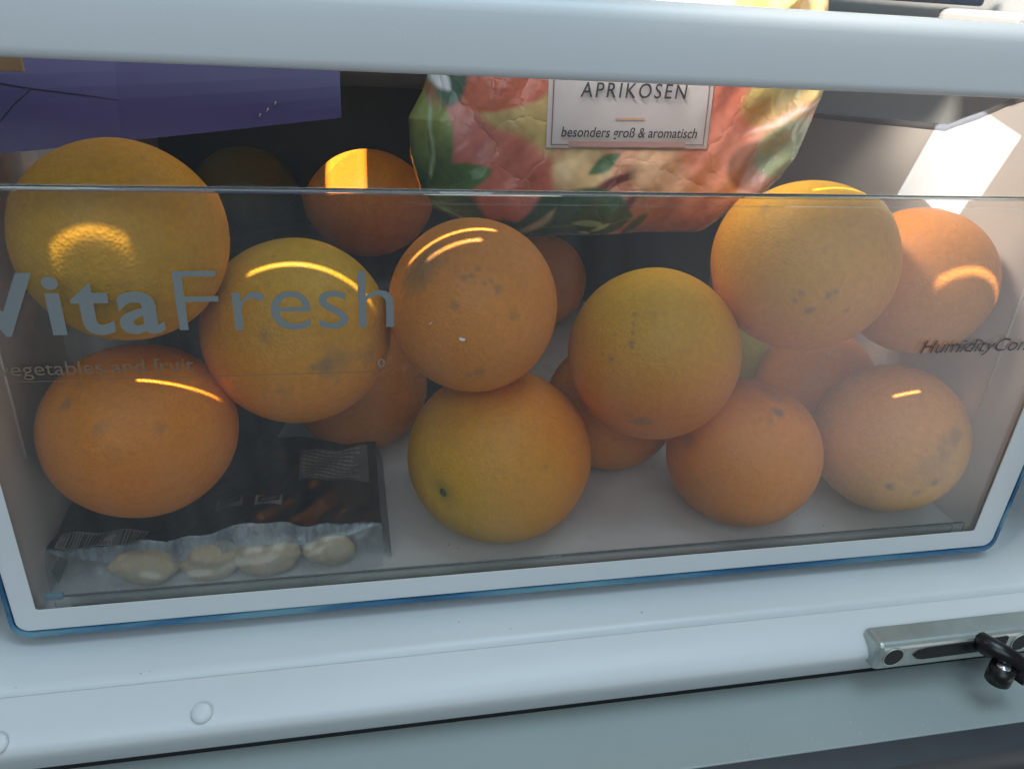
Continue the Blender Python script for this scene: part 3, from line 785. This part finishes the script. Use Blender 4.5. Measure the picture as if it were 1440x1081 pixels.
def bag_mat():
    mt, nt, N, L, P = nodes('printed_bag_film')
    at = N.new('ShaderNodeAttribute'); at.attribute_name = 'print'
    L.new(at.outputs['Color'], P.inputs['Base Color'])
    P.inputs['Roughness'].default_value = 0.25
    P.inputs['Specular IOR Level'].default_value = 0.5
    tc = N.new('ShaderNodeTexCoord')
    nz = N.new('ShaderNodeTexNoise'); nz.inputs['Scale'].default_value = 70; nz.inputs['Detail'].default_value = 3
    L.new(tc.outputs['Object'], nz.inputs['Vector'])
    b = N.new('ShaderNodeBump'); b.inputs['Strength'].default_value = 0.25; b.inputs['Distance'].default_value = 0.003
    L.new(nz.outputs['Fac'], b.inputs['Height'])
    wv = N.new('ShaderNodeVectorMath'); wv.operation = 'MULTIPLY_ADD'; wv.inputs[1].default_value = (0.02, 0.02, 0.02)
    L.new(nz.outputs['Color'], wv.inputs[0]); L.new(tc.outputs['Object'], wv.inputs[2])
    vo = N.new('ShaderNodeTexVoronoi'); vo.feature = 'DISTANCE_TO_EDGE'; vo.inputs['Scale'].default_value = 34
    L.new(wv.outputs['Vector'], vo.inputs['Vector'])
    sq = N.new('ShaderNodeMath'); sq.operation = 'POWER'; sq.inputs[1].default_value = 0.5; L.new(vo.outputs['Distance'], sq.inputs[0])
    b2 = N.new('ShaderNodeBump'); b2.inputs['Strength'].default_value = 0.30; b2.inputs['Distance'].default_value = 0.004
    L.new(sq.outputs[0], b2.inputs['Height']); L.new(b.outputs['Normal'], b2.inputs['Normal']); L.new(b2.outputs['Normal'], P.inputs['Normal'])
    return mt
def apricot_bag():
    root = empty('apricot_bag', (0, 0, 0))
    tag(root, 'printed plastic bag of apricots with leaves and white name label', 'bag')
    ns, nt_ = 330, 210
    S, T = np.meshgrid(np.linspace(0, 1, ns + 1), np.linspace(0, 1, nt_ + 1), indexing='ij')
    Q = -18 + 354 * T.ravel(); l, r = bag_bounds(Q); Pp = l + (r - l) * S.ravel()
    x, y, z = bag_point(Pp, Q)
    V = np.c_[x, y, z]
    yb = BAGY + (z - 0.18) * 0.15 + np.clip(bag_depth(Pp, Q), 0, 1) * 0.8 + 0.0003
    n1 = len(V)
    i, j = np.meshgrid(np.arange(ns), np.arange(nt_), indexing='ij'); a = (i * (nt_ + 1) + j).ravel()
    F = np.c_[a, a + 1, a + nt_ + 2, a + nt_ + 1]
    def mk(name, V, F, col, parent):
        me = bpy.data.meshes.new(name); me.from_pydata(V.tolist(), [], F.tolist()); me.update()
        me.polygons.foreach_set('use_smooth', [True] * len(me.polygons))
        ca = me.color_attributes.new('print', 'FLOAT_COLOR', 'POINT')
        ca.data.foreach_set('color', np.c_[col, np.ones(len(col))].astype(np.float32).ravel())
        me.materials.append(M_BAG)
        o = bpy.data.objects.new(name, me); COL.objects.link(o); o.parent = parent
        return o
    col = paint_bag(Pp, Q)
    mk('printed_film', V, F, col, root)
    mk('rear_film', np.c_[x, yb, z], F[:, ::-1], np.tile(np.array(lin((190, 150, 90))), (n1, 1)), root)
    # name label
    def sheet(name, p0, p1, q0, q1, mat, parent, off, tilt=0.0, n=40):
        q0 -= 24; q1 -= 24; p0 = lp(p0); p1 = lp(p1)
        V = []; F = []
        for a in range(n + 1):
            for b in range(n + 1):
                p = p0 + (p1 - p0) * a / n; q = q0 + (q1 - q0) * b / n + tilt * (p - p0)
                V.append(tuple(float(c) for c in bag_point(np.float64(p), np.float64(q), off)))
        for a in range(n):
            for b in range(n):
                k = a * (n + 1) + b; F.append((k, k + 1, k + n + 2, k + n + 1))
        return mesh_obj(name, V, F, mat, parent)
    lab = sheet('name_label', 770, 999, 64, 202, M_LABEL, root, 0.0005, 0.005)
    tag(lab, 'white name label with brown frame line')
    for (p0, p1, q0, q1) in ((776, 777.4, 66, 198), (992, 993.4, 66, 199), (776, 800, 197, 198.4), (966, 993, 197, 198.4)):
        sheet('frame_line', p0, p1, q0, q1, M_BROWN, lab, 0.0009, 0.004, 6)
    sheet('brown_bar', 800, 966, 193, 200.5, M_BROWNL, lab, 0.0009, 0.004, 16)
    sheet('short_bar', 863, 904, 162, 164.5, M_BROWNO, lab, 0.0009, 0.0, 6)
    def lettering(s, p0, p1, qb, h, mat, shear=0.0, offset=0.0, spacing=1.0, ref=None):
        V, F = text_mesh(s, shear, offset, spacing); R_, _ = text_mesh(ref or s, shear, offset)
        hb = R_[:, 1].max() - max(R_[:, 1].min(), 0)
        p0 = lp(p0); p1 = lp(p1)
        Pq = p0 + (V[:, 0] - V[:, 0].min()) * (p1 - p0) / (V[:, 0].max() - V[:, 0].min())
        Qq = qb - 24 - V[:, 1] * h / hb + (Pq - p0) * 0.006
        x, y, z = bag_point(Pq, Qq, 0.0015)
        return mesh_obj('lettering', np.c_[x, y, z].tolist(), [tuple(reversed(f)) for f in F], mat, lab, smooth=False)
    lettering('APRIKOSEN', 812, 960, 135, 19, M_INK, shear=0.12, offset=0.006, spacing=1.25)
    lettering('besonders groß & aromatisch', 789, 981, 187, 13, M_INK, shear=0.18, offset=0.010, ref='b')
    return root
M_BAG = bag_mat()
M_LABEL = plain('label_paper', lin((186, 178, 178)), 0.5, 0.03, 60)
M_BROWN = plain('label_brown', lin((130, 90, 84)), 0.5, 0.05, 60)
M_BROWNL = plain('label_brown_bar', lin((172, 132, 126)), 0.5, 0.05, 60)
M_BROWNO = plain('label_orange_bar', lin((196, 150, 120)), 0.5, 0.05, 60)
M_INK = plain('label_ink', lin((52, 52, 56)), 0.5, 0.05, 60)
apricot_bag()

# ------------------------------------------------------------------ purple packet
M_PURPLE = plain('purple_film', (0.070, 0.044, 0.155), 0.42, 0.12, 30, 0.10, 60, spec=0.5)
M_CREASE = plain('crease_shade', (0.03, 0.025, 0.08), 0.5, 0.1, 60)  # darker purple, paints the shade along the folds
def purple_packet():
    root = empty('purple_packet', (0, 0, 0))
    tag(root, 'flat purple packet with creased left end lying on the upper left orange', 'packet')
    low = [(0.0105, 0.1868), (0.0162, 0.1862), (0.030, 0.1874), (0.0531, 0.1900), (0.058, 0.1906), (0.072, 0.1922), (0.090, 0.1945), (0.107, 0.1968), (0.1229, 0.1990), (0.1397, 0.2012)]
    n = len(low); rows = 10; V = []; F = []
    for s in (0, 1):
        for i, (x, z0) in enumerate([(a_, b_ + 0.0035) for a_, b_ in low]):
            for r_ in range(rows + 1):
                t = r_ / rows; z = z0 + (0.243 - z0) * t
                y = 0.054 + 0.022 * t + (0.0075 if s else 0) - 0.003 * math.sin(t * math.pi)
                y -= max(0, 0.058 - x) * 0.20          # left end bent forward
                V.append((x, y, z))
    k = rows + 1; nn = n * k
    for s in (0, 1):
        for i in range(n - 1):
            for r_ in range(rows):
                a = s * nn + i * k + r_; F.append((a, a + k, a + k + 1, a + 1))
    for i in range(n - 1):
        a = i * k; F.append((a, a + k, nn + a + k, nn + a)); a = i * k + rows; F.append((a, a + k, nn + a + k, nn + a))
    for i in (0, n - 1):
        for r_ in range(rows):
            a = i * k + r_; F.append((a, a + 1, nn + a + 1, nn + a))
    bm = bmesh.new(); vv = [bm.verts.new(v) for v in V]
    for f in F: bm.faces.new([vv[i] for i in f])
    body = bm_obj('film', bm, M_PURPLE, root, smooth=False)
    def py(x, z):
        z0 = float(np.interp(x, [p[0] for p in low], [p[1] + 0.0035 for p in low])); t = (z - z0) / (0.243 - z0)
        return 0.054 + 0.022 * t - 0.003 * math.sin(t * math.pi) - max(0, 0.058 - x) * 0.20 - 0.0003
    for pts in ([(0.012, 0.2152), (0.030, 0.2122), (0.045, 0.2105), (0.058, 0.2088)], [(0.0300, 0.2118), (0.024, 0.206), (0.019, 0.200), (0.014, 0.195)]):
        tube('crease_shade', [(x, py(x, z), z) for x, z in pts], [0.00022] * (len(pts) - 1) + [0.00008], M_CREASE, body, seg=6)
    for x, z in ((0.1085, 0.2040), (0.1115, 0.2060), (0.1145, 0.2085)):
        tube('nick', [(x, py(x, z) - 0.0001, z), (x + 0.0008, py(x, z) - 0.0001, z + 0.0014)], 0.0003, M_LABEL, body, seg=6)
purple_packet()

# ------------------------------------------------------------------ black pouch with pale pieces
M_POUCH = plain('black_printed_film', (0.012, 0.011, 0.011), 0.33, 0.3, 50, 0.3, 90)
M_CLEARF = clear_sheet('clear_pouch_film', (0.94, 0.96, 0.97), 0.06, 0.13, (0.60, 0.64, 0.66), 0.2, 160)
M_SEAL = clear_sheet('seal_film', (0.80, 0.88, 0.93), 0.07, 0.38, (0.36, 0.47, 0.55), 0.25, 160)
M_PALE = plain('pale_piece', (0.66, 0.50, 0.30), 0.6, 0.30, 160, 0.3, 300)
M_PPRINT = plain('pouch_print', (0.30, 0.28, 0.26), 0.5, 0.1, 90)
M_PPRINT2 = plain('pouch_faint_print', (0.13, 0.12, 0.11), 0.5, 0.1, 90)
def pouch_z(x, y):
    u = (x - 0.004) / 0.148
    z = 0.0205 + 0.0065 * math.sin(max(0, min(1, u)) * math.pi) * math.exp(-((y - 0.03) / 0.03) ** 2) + 0.0012 * math.sin(x * 130 + y * 70) + 0.0008 * math.sin(x * 310 - y * 240)
    z -= 0.009 * math.exp(-(((x - 0.0495) / 0.03) ** 2 + ((y - 0.046) / 0.03) ** 2))
    return z
def pouch():
    root = empty('food_pouch', (0, 0, 0))
    tag(root, 'black printed pouch with clear front end lying on the drawer floor', 'pouch')
    def surf(name, x0, x1, y0, y1, mat, parent, off, nx=40, ny=24, sh=0.0):
        V = []; F = []
        for i in range(nx + 1):
            for j in range(ny + 1):
                y = y0 + (y1 - y0) * j / ny; x = x0 + (x1 - x0) * i / nx + sh * (y - y0)
                V.append((x, y, pouch_z(x, y) + off))
        for i in range(nx):
            for j in range(ny):
                a = i * (ny + 1) + j; F.append((a, a + ny + 1, a + ny + 2, a + 1))
        return mesh_obj(name, V, F, mat, parent)
    top = surf('printed_top', 0.0045, 0.1515, 0.0265, 0.112, M_POUCH, root, 0.0)
    # skirt: right and back sides down to the floor, clear front belly
    V = []; F = []; n = 40
    def strip(path_top, path_bot, mat, name):
        V = list(path_top) + list(path_bot); k = len(path_top)
        return mesh_obj(name, V, [(i, i + 1, k + i + 1, k + i) for i in range(k - 1)], mat, root)
    ys = [0.0265 + (0.112 - 0.0265) * i / 20 for i in range(21)]
    strip([(0.1515, y, pouch_z(0.1515, y)) for y in ys], [(0.156, y, 0.0015) for y in ys], M_POUCH, 'printed_side')
    strip([(0.0045, y, pouch_z(0.0045, y)) for y in ys], [(0.0085, y, 0.0015) for y in ys], M_POUCH, 'printed_side')
    xs = [0.0045 + 0.147 * i / n for i in range(n + 1)]
    rows = 8; V = []; F = []
    for x in xs:
        zt = pouch_z(x, 0.0265); u = (x - 0.0045) / 0.147
        for r_ in range(rows + 1):
            t = r_ / rows
            y = 0.0262 - 0.0185 * math.sin(min(t * 1.6, 1) * math.pi / 2) * (0.25 + 0.75 * math.sin(u * math.pi))
            z = zt + (0.0016 - zt) * t ** 1.3
            V.append((x, y, z + 0.0004 * math.sin(x * 600 + t * 9)))
    for i in range(n):
        for r_ in range(rows):
            a = i * (rows + 1) + r_; F.append((a, a + rows + 1, a + rows + 2, a + 1))
    mesh_obj('clear_end', V, F, M_CLEARF, root)
    # flattened seal hanging off the front of the printed top
    V = []; F = []
    for x in xs:
        u = (x - 0.0045) / 0.147
        zt = pouch_z(x, 0.0265) + 0.0006
        w = 0.0005 + 0.0085 * math.sin(u * math.pi) ** 0.7
        for t in (0, .5, 1):
            V.append((x, 0.0268 - 0.006 * t * math.sin(u * math.pi), zt - w * t + 0.0003 * math.sin(x * 420)))
    for i in range(n):
        for r_ in range(2):
            a = i * 3 + r_; F.append((a, a + 3, a + 4, a + 1))
    mesh_obj('seal_flap', V, F, M_SEAL, root)
    # print: barcode, text block, icons
    bc = surf('barcode_label', 0.010, 0.046, 0.0275, 0.040, M_PPRINT, top, 0.0004, 24, 8)
    rr = random.Random(2); x = 0.0112; bm = bmesh.new()
    while x < 0.045:
        w = rr.choice((0.0003, 0.0005, 0.0008))
        bm.faces.new([bm.verts.new((a, b, pouch_z(a, b) + 0.0008)) for a, b in ((x, 0.0280), (x + w, 0.0280), (x + w, 0.0385), (x, 0.0385))])
        x += w + rr.choice((0.0004, 0.0006, 0.0009))
    bm_obj('barcode', bm, M_POUCH, bc)
    tb = surf('text_block', 0.1120, 0.1470, 0.066, 0.098, M_PPRINT2, top, 0.0004, 20, 14)
    bm = bmesh.new()
    for k in range(9):
        y = 0.068 + k * 0.0033; x0, x1 = 0.1135, 0.1455 - rr.uniform(0, 0.008)
        m_ = 10
        for q in range(m_):
            a0 = x0 + (x1 - x0) * q / m_; a1 = x0 + (x1 - x0) * (q + 0.82) / m_
            bm.faces.new([bm.verts.new((a, b, pouch_z(a, b) + 0.0009)) for a, b in ((a0, y), (a1, y), (a1, y + 0.0013), (a0, y + 0.0013))])
    bm_obj('text_lines', bm, M_PPRINT, tb)
    for x0, mt in ((0.0745, M_PPRINT2), (0.0925, M_PPRINT)):
        ic = surf('printed_icon', x0, x0 + 0.0125, 0.0445, 0.0555, mt, top, 0.0004, 8, 8)
        surf('icon_fill', x0 + 0.0012, x0 + 0.0113, 0.0478, 0.0545, M_POUCH, ic, 0.0008, 8, 8)
        surf('icon_bar', x0 + 0.0028, x0 + 0.0098, 0.0492, 0.0512, mt, ic, 0.0012, 8, 4)
    return root
pouch()
def piece(loc, r, sc, seed, label):
    bm = bmesh.new(); bmesh.ops.create_icosphere(bm, subdivisions=4, radius=1.0)
    D = np.array([v.co[:] for v in bm.verts])
    k = 1 + 0.20 * snoise(D, seed, 2.0) + 0.07 * snoise(D, seed + 1, 6) + 0.02 * snoise(D, seed + 2, 16)
    k = 1 + 0.30 * np.tanh((k - 1) / 0.30)
    for v, d, q in zip(bm.verts, D, k): v.co = Vector((d[0] * sc[0], d[1] * sc[1], d[2] * sc[2])) * r * float(q)
    o = bm_obj('food_piece', bm, M_PALE, None, smooth=True); o.location = loc
    tag(o, label, 'food piece', 'pale pieces in the clear pouch')
piece((0.0455, 0.0245, 0.0108), 0.0122, (1.30, .62, .76), 3, 'leftmost pale beige piece inside the clear end of the pouch')
piece((0.0735, 0.0250, 0.0112), 0.0114, (1.10, .6, .85), 8, 'pale beige piece second from left inside the clear pouch end')
piece((0.1005, 0.0245, 0.0112), 0.0124, (1.15, .62, .76), 14, 'pale beige piece second from right inside the clear pouch end')
piece((0.1275, 0.0260, 0.0100), 0.0095, (1.20, .6, .85), 21, 'rightmost dim pale piece at the right end of the pouch')

# crumbs on the drawer floor
rng = random.Random(9)
sp = [(rng.uniform(0.16, 0.44), rng.uniform(0.014, 0.07), rng.uniform(0.00015, 0.0005)) for _ in range(28)]
crumbs('floor_crumbs', sp, M_DIRT, 'dark crumbs scattered on the drawer floor', 'crumbs', 0.0011)

# ------------------------------------------------------------------ things above and behind the drawer
M_SHELF = plain('navy_glass_edge', (0.02, 0.035, 0.07), 0.15, 0.2, 40)
M_SHELFW = plain('shelf_glass', (0.35, 0.42, 0.45), 0.2, 0.05, 30)
def shelf():
    root = empty('glass_shelf', (0, 0, 0))
    tag(root, 'shelf with dark blue edge behind the handle at the top right', 'shelf')
    box('shelf_plate', (0.0, 0.1335, 0.2565), (0.470, 0.380, 0.2620), M_SHELFW, root, 0.001)
    box('shelf_edge', (0.0, 0.128, 0.2545), (0.474, 0.1330, 0.2640), M_SHELF, root, 0.0015)
shelf()
box_o = box('white_bracket', (0.452, 0.075, 0.2265), (0.487, 0.135, 0.2530), M_WHITE, None, 0.003)
tag(box_o, 'white plastic bracket at the top right above the handle', 'bracket')

tan = box('sunlit_rim_strip', (0.0100, 0.0300, 0.2190), (0.0375, 0.0312, 0.2262), plain('sunlit_rim_strip', (0.62, 0.36, 0.16), 0.6, 0.1, 60), None, 0.0003)  # added strip, tan colour paints sunlight on the left drawer rim
tag(tan, 'tan strip standing in for the sunlit left drawer rim in the upper left corner above the purple packet', 'strip')

# a little grime on the white sill
def specks():
    V = []; F = []; r = random.Random(31)
    for _ in range(8):
        x = r.uniform(0.0, 0.46); y = r.uniform(-0.026, -0.010); c = r.uniform(0.0001, 0.0003)
        z = float(np.interp(y, [-0.022, -0.014, -0.006], [-0.0064, -0.0067, -0.0080])) + 0.00008
        b = len(V)
        for k in range(5):
            a = k / 5 * 6.283; V.append((x + c * 1.6 * math.cos(a) * r.uniform(.5, 1.3), y + c * math.sin(a) * r.uniform(.5, 1.3), z))
        V.append((x, y, z + c * 0.5))
        for k in range(5): F.append((b + k, b + (k + 1) % 5, b + 5))
    o = mesh_obj('sill_specks', V, F, M_DIRT, None, smooth=False)
    tag(o, 'tiny dark specks of dirt on the white sill', 'dirt', kind='stuff')
specks()
